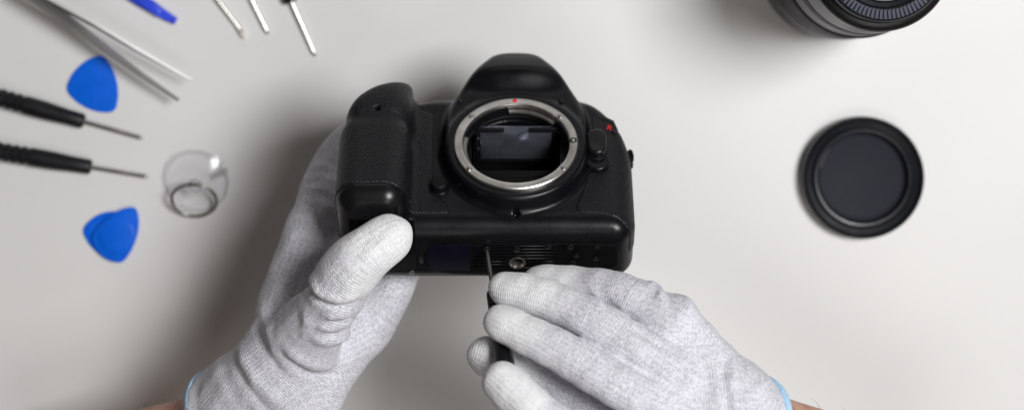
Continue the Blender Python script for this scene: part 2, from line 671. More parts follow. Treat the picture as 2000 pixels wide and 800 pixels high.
main = rbox(X, Y, Z, (-80, 0, -42), (59.5, 92, 0), 10.5)
main = smax(main, 0.51 * X + 0.86 * Y - 96.3, 8.0)
main = smax(main, 0.87 * X + 0.49 * Y - 82.0, 9.0)                 # sloping shoulder over the badge
main = smax(main, 0.50 * X + 0.86 * Z - 27.0, 6.0)                 # front chamfer at the right side
main = smax(smax(main, -0.42 * X + 0.91 * Y - 99.0, 6.0), -0.80 * X + 0.60 * Y - 101.0, 6.0)              # top falls away towards the grip side
grip = rbox(X, Y, Z, (-84.5, 0, -32), (-50.5, 104, 21.5), 10.5)
grip = smax(grip, -0.42 * X + 0.91 * Y - 100.5, 5.0)
grip = smax(grip, -0.80 * X + 0.60 * Y - 102.5, 7.0)
grip = smax(grip, 0.74 * Y + 0.67 * Z - 73.0, 6.0)
grip = grip + 1.3 * np.exp(-((Y - 55) / 4.5) ** 2) * (Z > -15) - 0.9 * np.exp(-((Y - 66) / 8.0) ** 2) * (Z > -15)
body = smin(main, grip, 5.0)
# collar under the mount ring
rr = np.sqrt((X - MX) ** 2 + (Y - MY) ** 2)
cone = np.maximum((rr - 34.6 - np.clip(9.0 - Z, 0, 14) * 0.16) * 0.93, Z - 9.3)
cone = smax((rr - 34.6 - np.clip(9.0 - Z, 0, 14) * 0.16) * 0.93, Z - 9.3, 2.2)
cone = np.maximum(cone, -30 - Z)
# viewfinder hump
half = [(35, 40), (35.4, 56), (35.4, 66), (34.2, 74), (31.6, 81), (28.2, 87.5), (24.4, 93.5), (20.4, 99.3), (16.2, 104), (13.4, 108), (9.6, 110.6), (4.5, 111.6)]
outl = smooth_loop([(2.0 + a_, b_) for a_, b_ in half] + [(2.0 - a_, b_) for a_, b_ in half[::-1]], 2)
hd = polyd(gx[:, None], gy[None, :], outl).astype(np.float32)[:, :, None]
zf = np.interp(gy, [40, 79, 83, 86, 91.5, 94.5, 102, 112], [8.6, 8.6, 8.9, 10.9, 15.2, 16.0, 14.2, 10.5]).astype(np.float32)
ker = np.hanning(15); ker /= ker.sum()
zf = np.convolve(np.pad(zf, 7, 'edge'), ker, 'valid').astype(np.float32)
zx = 8.4 + (zf[None, :, None] - 8.4) * np.clip(1 - (np.abs(X - 2.0) / 31.0) ** 2, 0.0, 1)
hump = smax(hd, (Z - zx) * 0.9, 5.0)
hump = np.maximum(hump, np.maximum(-34 - Z, 46 - Y))
hump = smax(hump, 0.45 * Y - 0.89 * Z - 72.0, 6.0)
body = smin(body, hump, 5.0)
body = smin(body, cone, 3.0)
# concave sweep of the front towards the base edge
throat = np.maximum(rr - 26.6, -(Z + 1.0))
mbox = np.maximum(np.maximum(np.abs(X - MX) - 21.5, np.abs(Y - 45.0) - 21.0), np.maximum(-34 - Z, Z - 3))
solid = body
body = np.maximum(body, -np.minimum(throat, mbox))
# tripod socket, front screw hole, grip lamp hole
body = np.maximum(body, -np.maximum(np.sqrt((X - 2.5) ** 2 + (Z + 25.0) ** 2) - 3.5, Y - 5.0))
body = np.maximum(body, -np.maximum(np.sqrt((X - 2.0) ** 2 + (Y - 9.2) ** 2) - 1.5, -(Z + 2.4)))
body = np.maximum(body, -np.maximum(np.sqrt((X + 66.5) ** 2 + (Y - 59.5) ** 2) - 1.6, -(Z - 14)))
P, F = surface_nets(body, (ox, oy, oz), H)
P = relax(P, F, 2)
fast_mesh('body', P, F, M['black'], body_root)


BP, BF = P, F
BN = vnormals(BP, BF)
_c = BP - np.array([-10, 40, -15.0])
if (BN * _c).sum() < 0: BN = -BN


def skin_panel(name, region, mat, out=0.32, skirt=1.2):
    """covering cut from the body surface: outline snapped to the region's edge, lifted, with a turned-down rim"""
    def samp(Q):
        i = np.clip(((Q - np.array([ox, oy, oz])) / H), 0, None)
        R_ = np.broadcast_to(region, body.shape)
        i0 = np.minimum(np.floor(i).astype(int), np.array(body.shape) - 2)
        f = np.clip(i - i0, 0, 1)
        acc = 0
        for c in [(i_, j_, k_) for i_ in (0, 1) for j_ in (0, 1) for k_ in (0, 1)]:
            w_ = np.prod([f[:, q] if c[q] else 1 - f[:, q] for q in range(3)], axis=0)
            acc = acc + w_ * R_[i0[:, 0] + c[0], i0[:, 1] + c[1], i0[:, 2] + c[2]]
        return acc
    v = samp(BP)
    fv = v[BF].mean(1)
    F2 = BF[fv < 0]
    e = np.concatenate([F2[:, [0, 1]], F2[:, [1, 2]], F2[:, [2, 3]], F2[:, [3, 0]]])
    key = np.sort(e, 1)
    uq, inv, cn = np.unique(key, axis=0, return_inverse=True, return_counts=True)
    be = e[cn[inv.ravel()] == 1]
    bv = np.unique(be)
    Q = BP.copy()
    for _ in range(3):
        q = Q[bv]
        g = np.stack([samp(q + np.eye(3)[a] * .5) - samp(q - np.eye(3)[a] * .5) for a in range(3)], 1)
        g -= (g * BN[bv]).sum(1, keepdims=True) * BN[bv]
        g2 = (g ** 2).sum(1, keepdims=True)
        st = samp(q)[:, None] * g / np.maximum(g2, 0.05)
        l = np.linalg.norm(st, axis=1, keepdims=True)
        Q[bv] = q - st * np.minimum(1, 0.8 / np.maximum(l, 1e-9))
    isb = np.zeros(len(BP), bool); isb[bv] = True
    ee = np.concatenate([e, e[:, ::-1]])
    cn_i = np.maximum(np.bincount(ee[:, 0], minlength=len(BP)), 1)[:, None]
    b2 = np.concatenate([be, be[:, ::-1]])
    cn_b = np.maximum(np.bincount(b2[:, 0], minlength=len(BP)), 1)[:, None]
    for _ in range(6):
        ab = np.stack([np.bincount(b2[:, 0], weights=Q[b2[:, 1], a], minlength=len(BP)) for a in range(3)], 1) / cn_b
        Q[bv] = 0.5 * Q[bv] + 0.5 * ab[bv]
        ai = np.stack([np.bincount(ee[:, 0], weights=Q[ee[:, 1], a], minlength=len(BP)) for a in range(3)], 1) / cn_i
        inn = (cn_i[:, 0] > 1) & ~isb
        d_ = ai - Q
        d_ -= (d_ * BN).sum(1, keepdims=True) * BN
        Q[inn] += 0.6 * d_[inn]
    used, invu = np.unique(F2, return_inverse=True)
    mp = np.full(len(BP), -1); mp[used] = np.arange(len(used))
    Pt = Q[used] + BN[used] * out
    Pt[mp[bv]] = Q[bv] + BN[bv] * (out - 0.27)
    Pb = Q[bv] - BN[bv] * skirt
    mb_ = np.full(len(BP), -1); mb_[bv] = np.arange(len(bv)) + len(used)
    Fs = np.stack([mp[be[:, 1]], mp[be[:, 0]], mb_[be[:, 0]], mb_[be[:, 1]]], 1)
    return fast_mesh(name, np.concatenate([Pt, Pb]), np.concatenate([mp[F2], Fs]), mat, body_root)


X2, Y2 = gx[:, None], gy[None, :]


def reg(pts):
    return polyd(X2, Y2, pts).astype(np.float32)[:, :, None]


grip_reg = np.maximum(reg([(-92, 8), (-82, 8.5), (-78, 10.0), (-60, 10.5), (-54.5, 9.6), (-32, 9.6), (-30.4, 10.4), (-30.2, 12), (-36, 21), (-39, 33), (-40, 76),
                           (-47, 79), (-50, 92), (-92, 95)]), -(Z + 16))
tag(skin_panel('grip_cover', grip_reg, M['leather']), 'pebbled black rubber of the hand grip')
right_pts = [(30.8, 13.0), (31.6, 11.2), (33.6, 10.4), (44, 9.6), (51, 7.6), (56, 4.2), (60, 0), (66, -4), (66, 66), (55, 67), (47, 70.5), (40.5, 74), (40.5, 43)]
right_reg = np.maximum(reg(right_pts), -(Z + 22))
tag(skin_panel('front_cover', right_reg, M['leather'], 0.32), 'pebbled black rubber panel under the lens release')
# rim piece at the foot of the grip: smooth shiny plastic
foot_reg = np.maximum(reg([(-92, -3), (-52.5, -3), (-52.5, 6.4), (-55.5, 7.2), (-60.5, 9.6), (-77.5, 9.2), (-81.5, 7.6), (-92, 7.0)]), -(Z + 4))
tag(skin_panel('grip_foot', foot_reg, M['gloss'], 0.12), 'smooth glossy foot of the grip')
# base plate, a thin skin on the underside
bx, bz = gx[:, None], gz[None, :]
pl = polyd(bx, bz, smooth_loop([(-46, -11), (48, -11), (52, -15), (52, -36), (-46, -36)], 2)).astype(np.float32)[:, None, :]
d = np.maximum(np.maximum(body - 0.3, -(body + 1.2)), np.maximum(pl, Y - 4))
p, f = surface_nets(d, (ox, oy, oz), H)
tag(fast_mesh('base_plate', relax(p, f, 2), f, M['bottom'], body_root), 'flat black base plate with screws')
del d

# --- inside of the mount
mb = []
x0, x1, y0, y1, z0, z1 = -19.0, 23.0, 24.5, 65.5, -33.0, 1.5
vs = [(x0, y0, z0), (x1, y0, z0), (x1, y1, z0), (x0, y1, z0), (x0, y0, z1), (x1, y0, z1), (x1, y1, z1), (x0, y1, z1)]
fs = [(0, 1, 2, 3), (0, 4, 5, 1), (1, 5, 6, 2), (2, 6, 7, 3), (3, 7, 4, 0)]
pyobj('mirror_box', vs, fs, M['cavity'], body_root, smooth=False)
box('focusing_screen', (-16.0, 62.8, -19.0), (20.0, 64.0, 4.0), M['screen'], body_root, 0.3)
box('screen_frame', (-18.2, 62.1, -21.2), (22.2, 63.1, -19.4), M['matte'], body_root, 0.2)
box('screen_frame', (-18.6, 62.1, -19.0), (-16.4, 63.3, 4.5), M['matte'], body_root, 0.2)
box('screen_frame', (20.4, 62.1, -19.0), (22.6, 63.3, 4.5), M['matte'], body_root, 0.2)
box('screen_clip', (-17.8, 61.4, 1.8), (-4.0, 62.5, 4.8), M['leather'], body_root, 0.3)
box('screen_clip', (8.5, 61.4, 1.8), (22.0, 62.5, 4.8), M['leather'], body_root, 0.3)
# reflex mirror leaning at 45 degrees, silvered side up, in its carrier
mo = box('reflex_mirror', (-17, -13, -0.6), (21, 18, 0.6), M['mirror'], body_root, 0.2)
mo.location = (0, 0.0435, -0.0095); mo.rotation_euler = (R(-51), 0, 0)
mc = box('mirror_carrier', (-17.8, -16, -2.4), (21.8, 19.6, -0.75), M['matte'], body_root, 0.4)
mc.location = (0, 0.0435, -0.0095); mc.rotation_euler = (R(-51), 0, 0)
ml = box('mirror_edge_mask', (-17.8, -16.2, -2.5), (21.8, -13.1, 1.0), M['cavity'], body_root, 0.3)  # added strip that hides the bright glint of the mirror's lower edge
ml.location = mc.location; ml.rotation_euler = mc.rotation_euler
box('light_baffle', (-18.6, 27.5, 0.0), (22.6, 34.0, 1.3), M['matte'], body_root, 0.5)
for (px, py, pz) in ((-17.2, 61.1, -2.0), (-17.2, 61.1, -9.5), (-14.5, 35.2, 1.4)):
    lathe('mirror_box_screw', [(0, 0.9), (0.6, 0.8), (0.9, 0.4), (0.9, -0.5)], M['screw'], body_root, 16, 'Y', px, py - 0.5, pz)

# --- mount ring with bayonet flanges
ring_root = lathe('mount_ring', [(27.0, 8.6), (26.9, 10.2), (27.3, 10.9), (27.8, 11.1), (30.9, 11.1), (31.4, 10.7), (31.6, 9.6), (31.6, 8.6)],
                  M['mount'], body_root, 160, cx=0, cy=0, closed=True)
ring_root.location = (MX * .001, MY * .001, 0)
ring_root.scale = (0.972, 0.972, 1)
lathe('mount_throat', [(26.3, 8.5), (26.3, 3.0), (25.6, 2.6), (25.6, 1.2), (26.7, 1.0), (27.2, 8.5)], M['matte'], body_root, 128, closed=True).location = (MX * .001, MY * .001, 0)


def arc_flange(a0, a1):
    n = 26
    vs, fs = [], []
    for i in range(n + 1):
        a = R(a0 + (a1 - a0) * i / n)
        for (r, z) in ((27.0, 7.8), (25.2, 7.6), (25.0, 7.2), (25.0, 6.2), (27.0, 6.0)):
            vs.append((r * math.cos(a), r * math.sin(a), z))
    for i in range(n):
        for k in range(5):
            k2 = (k + 1) % 5
            fs.append((i * 5 + k, i * 5 + k2, i * 5 + 5 + k2, i * 5 + 5 + k))
    fs.append((0, 1, 2, 3, 4)); fs.append(tuple(n * 5 + k for k in (4, 3, 2, 1, 0)))
    ob = pyobj('bayonet_flange', vs, fs, M['dull'], ring_root)
    sharp(ob.data, 40)


arc_flange(42, 98); arc_flange(165, 215); arc_flange(285, 335)
ring_r = 29.3


def screw_head(name, x, y, z, r, mat, parent, nrm='Z', rec=True, ang=0.3):
    """pan head with a real cross recess"""
    bm = bmesh.new()
    n = 24
    rows = [(r, 0.0), (r, 0.28 * r), (r * 0.9, 0.46 * r), (r * 0.62, 0.58 * r)]
    vr = []
    for (q, hh) in rows:
        vr.append([bm.verts.new((q * math.cos(2 * PI * i / n), q * math.sin(2 * PI * i / n), hh)) for i in range(n)])
    inner = []
    for i in range(n):
        a = 2 * PI * i / n
        q = r * 0.5 if (i % 6) in (0,) else r * 0.2
        inner.append(bm.verts.new((q * math.cos(a), q * math.sin(a), 0.6 * r if True else 0)))
    low = [bm.verts.new((v.co.x * 0.8, v.co.y * 0.8, 0.2 * r)) for v in inner]
    vr += [inner, low]
    for a, b_ in zip(vr[:-1], vr[1:]):
        for i in range(n):
            j = (i + 1) % n
            bm.faces.new((a[i], a[j], b_[j], b_[i]))
    bm.faces.new(low)
    rot = Matrix.Rotation(ang, 4, 'Z')
    if nrm == '-Y': rot = Matrix.Rotation(R(90), 4, 'X') @ rot
    for v in bm.verts:
        v.co = (rot @ v.co) * 0.001 + Vector((x, y, z)) * 0.001
    return bmobj(name, bm, mat, parent, auto=30)


for a in (141, 39, 217, 324):
    screw_head('mount_screw', ring_r * math.cos(R(a)), ring_r * math.sin(R(a)), 10.95, 1.5, M['screw'], ring_root, ang=a)
lathe('locking_pin', [(0, 11.7), (0.8, 11.6), (1.1, 11.2), (1.1, 10.5)], M['steel'], ring_root, 24, cx=29.0, cy=1.5)
lathe('pin_well', [(1.1, 11.18), (1.8, 11.2), (1.9, 11.0), (1.1, 10.9)], M['darkscrew'], ring_root, 24, cx=29.0, cy=1.5, closed=True)
lathe('alignment_dot', [(0, 11.75), (0.7, 11.65), (1.15, 11.3), (1.2, 10.8)], M['red'], ring_root, 24, cx=-0.6, cy=29.4)

# --- lens release button on its round seat
prism('release_seat', [(42.2 + 6.0 * math.cos(t), 41.5 + 6.2 * math.sin(t)) for t in np.linspace(0, 2 * PI, 40, endpoint=False)], -4, 3.4, M['black'], body_root, 1.0)
pts = [(42.0 + 4.7 * math.cos(t), 50.0 + (3.4 if math.sin(t) > 0 else -3.4) + 4.9 * math.sin(t)) for t in np.linspace(0, 2 * PI, 48, endpoint=False)]
prism('release_button', pts, -2, 8.6, M['gloss'], body_root, 1.3, 4)
prism('release_skirt', [(42.0 + (p_[0] - 42.0) * 1.12, 50.0 + (p_[1] - 50.0) * 1.08) for p_ in pts], -3, 4.4, M['matte'], body_root, 0.7, 3)
# depth-of-field preview button
lathe('preview_button', [(0, 4.6), (3.3, 4.5), (3.9, 4.0), (4.0, -3)], M['matte'], body_root, 40, cx=-35.5, cy=26.0)
lathe('button_collar', [(4.2, -2), (4.2, 1.0), (4.8, 1.3), (5.2, 0.8), (5.2, -2)], M['black'], body_root, 40, cx=-35.5, cy=26.0, closed=True)
# little marks on the hump and a small screw by the grip
for sx in (-26.2, 25.0):
    lathe('hump_mark', [(0, 9.7), (0.9, 9.6), (1.2, 9.2), (1.2, 8)], M['darkscrew'], body_root, 16, cx=sx, cy=77.0)
lathe('grip_rivet', [(0, 1.9), (0.7, 1.7), (1.0, 1.2), (1.0, 0)], M['steel'], body_root, 16, cx=-50.0, cy=15.5, cz=0.3)
# badge with its red letter
bp_ = prism('badge', [(43.5, 71.6), (45.0, 76.0), (51.5, 71.5), (53.4, 65.0), (51.2, 63.4)], -3.5, 0.1, M['gloss'], body_root, 0.3)
fc = bpy.data.curves.new('badge_letter', 'FONT')
fc.body = 'R'
fc.size = 0.0044
fc.extrude = 0.0002
fo = bpy.data.objects.new('badge_letter_tmp', fc)
COL.objects.link(fo)
dg = bpy.context.evaluated_depsgraph_get()
lm = bpy.data.meshes.new_from_object(fo.evaluated_get(dg))
bpy.data.objects.remove(fo)
lm.materials.clear()
lo_ = link_mesh('badge_letter', lm, M['red'], bp_, smooth=False)
lo_.location = (0.0474, 0.0652, 0.0003)
lo_.rotation_euler = (0, R(8), R(-14))
# strap lug on the side
lug = box('strap_lug', (57.0, 51.0, -14), (60.9, 61.0, -10.5), M['black'], body_root, 0.8)
tube('lug_loop', [(59.6 + 1.2 * math.cos(t), 56 + 4.2 * math.sin(t), -9.9) for t in np.linspace(0, 2 * PI, 24, endpoint=False)], 0.6, M['darkscrew'], body_root, 8, True)
# top plate with shutter platform (seen between grip and hump)
box('shoulder_dial', (-46, 80.5, -33), (-30, 86.5, -14), M['matte'], body_root, 1.5)
lathe('shutter_button', [(0, 1.6), (3.8, 1.4), (5.2, 0.4), (5.4, -2)], M['gloss'], body_root, 40, 'Y', -63, 84.0, 1.0)

# --- underside
for k in range(8):
    zc = -12.4 - 2.3 * k
    if k in (5, 6):
        box('rib', (-19, -0.62, zc - 0.22), (-3.2, 0.1, zc + 0.22), M['black'], body_root, 0.12, 1)
        box('rib', (8.0, -0.62, zc - 0.22), (22.5, 0.1, zc + 0.22), M['black'], body_root, 0.12, 1)
    else:
        box('rib', (-19, -0.62, zc - 0.22), (22.5, 0.1, zc + 0.22), M['black'], body_root, 0.12, 1)
lathe('tripod_socket', [(4.2, -0.5), (4.1, -0.75), (3.5, -0.7), (3.1, 0.2), (2.9, 0.6), (2.9, 4.5), (4.2, 4.5)], M['dull'], body_root, 48, 'Y', 2.5, 0, -25.0, closed=True)
lathe('tripod_socket_floor', [(0, 4.6), (2.0, 4.5), (2.95, 4.2)], M['cavity'], body_root, 32, 'Y', 2.5, 0, -25.0)
SCREWS = [(1114, 460), (1165, 468), (1071, 475), (1009, 484), (1124, 496), (1162, 502), (1117, 510), (806, 528)]
for i, (u, v) in enumerate(SCREWS):
    # point on the base plane under that spot
    s = 0.97 / 3850
    yy = (400 - v) * s * 1000
    zl = (yy + 11.2) / math.sin(TILT)
    zl = ((400 - v) * (1.1 - (0.15 + zl * .001 * math.cos(TILT))) / 3850 * 1000 + 11.2) / math.sin(TILT)
    xl = (u - 1000) * (1.1 - (0.15 + zl * .001 * math.cos(TILT))) / 3850 * 1000
    zl = min(zl, -12.5)
    screw_head('base_screw', xl, -0.25, zl, 1.35 if i % 3 else 1.7, M['darkscrew'] if i != 7 else M['screw'], body_root, '-Y', ang=i * 0.7)
screw_head('base_screw', -12.3, -0.3, -14.0, 1.7, M['darkscrew'], body_root, '-Y')
box('contact_cover', (-40.5, -0.55, -31), (-20.5, 0.3, -11.5), M['label'], body_root, 0.4)
box('battery_door', (-78, -0.7, -30), (-46.5, 0.6, 6), M['bottom'], body_root, 0.5)
box('door_latch', (-45.2, -0.6, -25), (-43.2, 0.4, -12), M['gloss'], body_root, 0.25)

del main, grip, cone, hump, solid, throat, mbox


# ------------------------------------------------------------------ gloved hands
person = empty('person', (0, -0.30, 0.0))
tag(person, 'person in pale grey knit gloves gripping the camera and turning a thin screwdriver', 'person')


def capsule(D, grid, a, b, ra, rb, k):
    gx, gy, gz = grid
    m = max(ra, rb) + max(k, 1) + 6
    sl = []
    for g, i in ((gx, 0), (gy, 1), (gz, 2)):
        i0 = np.searchsorted(g, min(a[i], b[i]) - m)
        i1 = np.searchsorted(g, max(a[i], b[i]) + m)
        sl.append(slice(max(i0, 0), max(i1, 0)))
    x, y, z = gx[sl[0]][:, None, None] - a[0], gy[sl[1]][None, :, None] - a[1], gz[sl[2]][None, None, :] - a[2]
    ba = b - a
    t = np.clip((x * ba[0] + y * ba[1] + z * ba[2]) / (ba @ ba + 1e-9), 0, 1)
    d = np.sqrt((x - t * ba[0]) ** 2 + (y - t * ba[1]) ** 2 + (z - t * ba[2]) ** 2) - (ra + (rb - ra) * t)
    D[tuple(sl)] = smin(D[tuple(sl)], d.astype(np.float32), k)


def chain_pts(ch):
    return [(hat(u, v, z), r) for (u, v, z, r) in ch]


def catmull(pr, n=5):
    """smooth a joint chain a little so fingers bend rather than kink"""
    pts = [p for p, _ in pr]; rs = [r for _, r in pr]
    out = []
    for i in range(len(pts) - 1):
        p0 = pts[max(i - 1, 0)]; p1 = pts[i]; p2 = pts[i + 1]; p3 = pts[min(i + 2, len(pts) - 1)]
        for k in range(n):
            t = k / n
            q = 0.5 * ((2 * p1) + (-p0 + p2) * t + (2 * p0 - 5 * p1 + 4 * p2 - p3) * t * t + (-p0 + 3 * p1 - 3 * p2 + p3) * t ** 3)
            out.append((q, rs[i] + (rs[i + 1] - rs[i]) * t))
    out.append((pts[-1], rs[-1]))
    return out


def seg_dist(P, a, b):
    ba = b - a
    t = np.clip(((P - a) @ ba) / (ba @ ba + 1e-9), 0, 1)
    q = P - a - t[:, None] * ba
    return np.linalg.norm(q, axis=1), t


def build_glove(fingers, palm, plane_pt, plane_n, folds, h, kpalm=7.0, coat_tip=20.0):
    chains = [catmull(chain_pts(c)) for c in fingers]
    pal = [[(hat(*a[:3]), a[3]), (hat(*b[:3]), b[3])] for a, b in palm]
    allp = np.array([p for c in chains for p, _ in c] + [p for c in pal for p, _ in c])
    lo, hi = allp.min(0) - 30, allp.max(0) + 30
    g = [np.arange(lo[i], hi[i], h, dtype=np.float32) for i in range(3)]
    shp = tuple(len(q) for q in g)
    Df = np.full(shp, 40, np.float32)
    for c in chains:
        Dc = np.full(shp, 40, np.float32)
        for (a, ra), (b, rb) in zip(c[:-1], c[1:]):
            capsule(Dc, g, a, b, ra, rb, 1.2)
        Df = smin(Df, Dc, 0.7)
    Dp = np.full(shp, 40, np.float32)
    for (a, ra), (b, rb) in pal:
        capsule(Dp, g, a, b, ra, rb, 9.0)
    D = smin(Df, Dp, kpalm)
    n = np.array(plane_n, float); n /= np.linalg.norm(n)
    n = leanp(n + np.array([0, 0, CAM_H * 1000])) - np.array([0, 0, CAM_H * 1000])
    pp = hat(*plane_pt)
    pd = ((g[0][:, None, None] - pp[0]) * n[0] + (g[1][None, :, None] - pp[1]) * n[1] + (g[2][None, None, :] - pp[2]) * n[2]).astype(np.float32)
    Dg = smax(D, pd, 1.5)
    P, F = surface_nets(Dg, lo, h)
    P = relax(P, F, 9)
    # trim: the elastic hem that wraps the opening
    tp, tf = surface_nets(np.maximum(np.maximum(D - 1.1, -(D + 5.0)), np.abs(pd - 0.6) - 2.0).astype(np.float32), lo, h)
    tp = relax(tp, tf, 3)
    # knit coordinates: along / around the nearest bone
    best = np.full(len(P), 1e9)
    K = np.zeros((len(P), 3))
    upv = np.array([0, 0, 1.0])
    bones = []
    for c in chains:
        s = 0.0
        for (a, ra), (b, rb) in zip(c[:-1], c[1:]):
            L_ = np.linalg.norm(b - a)
            bones.append((a, b, ra, rb, s, True)); s += L_
    wr = pal[len(pal) // 2]
    pb = (wr[0][0], wr[1][0])
    for (a, ra), (b, rb) in pal:
        bones.append((a, b, ra, rb, 0, False))
    for (a, b, ra, rb, s, fin) in bones:
        d, t = seg_dist(P, a, b)
        d = d - (ra + (rb - ra) * t)
        m = d < best
        best[m] = d[m]
        if fin:
            ax = (b - a) / np.linalg.norm(b - a)
            side = np.cross(ax, upv); side /= np.linalg.norm(side); q = np.cross(side, ax)
            rel = P[m] - a
            an = np.arctan2(rel @ side, rel @ q)
            rad = 9.5
            K[m, 0] = s + rel @ ax
            K[m, 1] = an * rad
            K[m, 2] = np.clip(1.15 - (s + rel @ ax) / coat_tip * 0.5, 0, 1)
        else:
            ax = pb[1] - pb[0]; ax[2] *= 0.3; ax = ax / np.linalg.norm(ax)
            side = np.cross(ax, upv); side /= np.linalg.norm(side); q = np.cross(side, ax)
            rel = P[m] - pb[0]
            K[m, 0] = 80 - rel @ ax
            K[m, 1] = rel @ side + 0.6 * (rel @ q)
            K[m, 2] = 0.12
    e = np.concatenate([F[:, [0, 1]], F[:, [1, 2]], F[:, [2, 3]], F[:, [3, 0]]])
    jump = np.abs(K[e[:, 0], :2] - K[e[:, 1], :2]).max(1) > 2.2 * h
    W = np.ones(len(P))
    W[e[jump].ravel()] = 0
    for _ in range(3):
        W2 = W.copy()
        np.minimum.at(W2, e[:, 0], W[e[:, 1]] + 0.34)
        np.minimum.at(W2, e[:, 1], W[e[:, 0]] + 0.34)
        W = W2
    KW = np.stack([W, W, W], 1)
    for _ in range(6):                       # even out the coating boundary
        a_ = (np.bincount(e[:, 0], weights=K[e[:, 1], 2], minlength=len(P)) + np.bincount(e[:, 1], weights=K[e[:, 0], 2], minlength=len(P)))
        c_n = np.bincount(e[:, 0], minlength=len(P)) + np.bincount(e[:, 1], minlength=len(P))
        K[:, 2] = 0.3 * K[:, 2] + 0.7 * a_ / np.maximum(c_n, 1)
    # folds: ridges (+) and creases (-) pressed along lines on the upper side
    N = vnormals(P, F)
    if (N[:, 2] * (P[:, 2] - P[:, 2].mean())).sum() < 0: N = -N
    up = np.clip(N[:, 2] * 1.6 + 0.85, 0, 1)
    off = np.zeros(len(P))
    for (pts, z, amp, wd) in folds:
        q = [hat(u, v, z) for u, v in pts]
        zc_ = np.mean([p_[2] for p_ in q])
        q = [p_[:2] for p_ in q]
        q2 = [q[0]]
        for i in range(len(q) - 1):                     # light rounding of the line
            q2 += [q[i] * .75 + q[i + 1] * .25, q[i] * .25 + q[i + 1] * .75]
        q2.append(q[-1])
        d = np.full(len(P), 1e9); tt = np.zeros(len(P)); Lc = 0.0
        tot = sum(np.linalg.norm(b - a) for a, b in zip(q2[:-1], q2[1:]))
        for a, b in zip(q2[:-1], q2[1:]):
            ba = b - a; l = np.linalg.norm(ba)
            if l < 1e-6: continue
            t = np.clip(((P[:, :2] - a) @ ba) / (l * l), 0, 1)
            dd = np.linalg.norm(P[:, :2] - a - t[:, None] * ba, axis=1)
            m = dd < d
            d[m] = dd[m]; tt[m] = (Lc + t[m] * l) / tot
            Lc += l
        fade = np.clip(np.sin(np.clip(tt, 0.04, 0.96) * PI) * 1.6, 0.25, 1)
        zf_ = np.exp(-np.clip(np.abs(P[:, 2] - zc_) - 16, 0, None) ** 2 / 60.0)
        off += 0.85 * amp * np.exp(-(d / wd) ** 2) * fade * up * zf_
    # loose cloth: slow unevenness
    ph = P * 0.11
    off += 0.28 * (np.sin(ph[:, 0] * 1.7 + 1.1 * np.sin(ph[:, 1] * 1.3)) * np.sin(ph[:, 1] * 2.1 + ph[:, 2] * 1.4) + 0.6 * np.sin(ph[:, 0] * 3.7 - ph[:, 1] * 2.9 + ph[:, 2] * 1.7))
    P = P + N * off[:, None]
    return (P, F, K, KW), (tp, tf)


PO = np.array([0, -300.0, 0])


def glove(label, arm_label, fingers, palm, plane_pt, plane_n, folds, arm, h=0.9):
    (P, F, K, KW), (tp, tf) = build_glove(fingers, palm, plane_pt, plane_n, folds, h)
    gl = fast_mesh('glove', P - PO, F, M['knit'], person, {'knit': K, 'knit_weight': KW})
    gl['label'] = label
    fast_mesh('cuff_trim', tp - PO, tf, M['trim'], gl)
    # bare forearm leaving the cuff
    pr = [(hat(*a[:3]), a[3], a[4]) for a in arm]
    vs, fs = [], []
    n = 40
    for i, (p, ra, rb) in enumerate(pr):
        t = pr[min(i + 1, len(pr) - 1)][0] - pr[max(i - 1, 0)][0]
        t /= np.linalg.norm(t)
        s = np.cross(t, [0, 0, 1.0]); s /= np.linalg.norm(s); q = np.cross(s, t)
        for k in range(n):
            an = 2 * PI * k / n
            wob = 1 + 0.02 * math.sin(3 * an + i)
            vs.append(p + (ra * math.cos(an) * s + rb * math.sin(an) * q) * wob - PO)
    for i in range(len(pr) - 1):
        for k in range(n):
            fs.append((i * n + k, i * n + (k + 1) % n, (i + 1) * n + (k + 1) % n, (i + 1) * n + k))
    fs.append(tuple(range(n))); fs.append(tuple((len(pr) - 1) * n + k for k in range(n))[::-1])
    fa = pyobj('forearm', vs, fs, M['skin'], person)
    fa['label'] = arm_label
    # hairs, lying along the arm
    hv, hf = [], []
    for _ in range(200):
        f_ = rng.uniform(0.15, 0.98) * (len(pr) - 1)
        i = int(f_); t = f_ - i
        p = pr[i][0] * (1 - t) + pr[i + 1][0] * t
        ra = pr[i][1] * (1 - t) + pr[i + 1][1] * t; rb = pr[i][2] * (1 - t) + pr[i + 1][2] * t
        d = pr[i + 1][0] - pr[i][0]; d /= np.linalg.norm(d)
        s = np.cross(d, [0, 0, 1.0]); s /= np.linalg.norm(s); q = np.cross(s, d)
        an = rng.uniform(-0.3, PI + 0.3)
        nn = math.cos(an) * s + math.sin(an) * q
        tg = -math.sin(an) * s + math.cos(an) * q
        root = p + ra * math.cos(an) * s + rb * math.sin(an) * q - nn * 0.3
        Ln = rng.uniform(4, 8); dirv = d * rng.uniform(-1, -0.3) + tg * rng.uniform(-0.7, 0.7)
        dirv /= np.linalg.norm(dirv)
        sd = np.cross(dirv, nn)
        prev = None
        for k in range(4):
            tt = k / 3
            c = root + dirv * Ln * tt + nn * (2.6 * math.sin(tt * 1.9))
            r_ = 0.10 * (1 - tt * 0.8)
            b0 = len(hv)
            hv += [c + sd * r_ - PO, c - sd * r_ * .5 + nn * r_ - PO, c - sd * r_ * .5 - nn * r_ - PO]
            if prev is not None:
                for e in range(3):
                    e2 = (e + 1) % 3
                    hf.append((prev + e, prev + e2, b0 + e2, b0 + e))
            prev = b0
    ho = pyobj('hair', hv, hf, M['hair'], fa)
    ho['kind'] = 'stuff'
    return gl


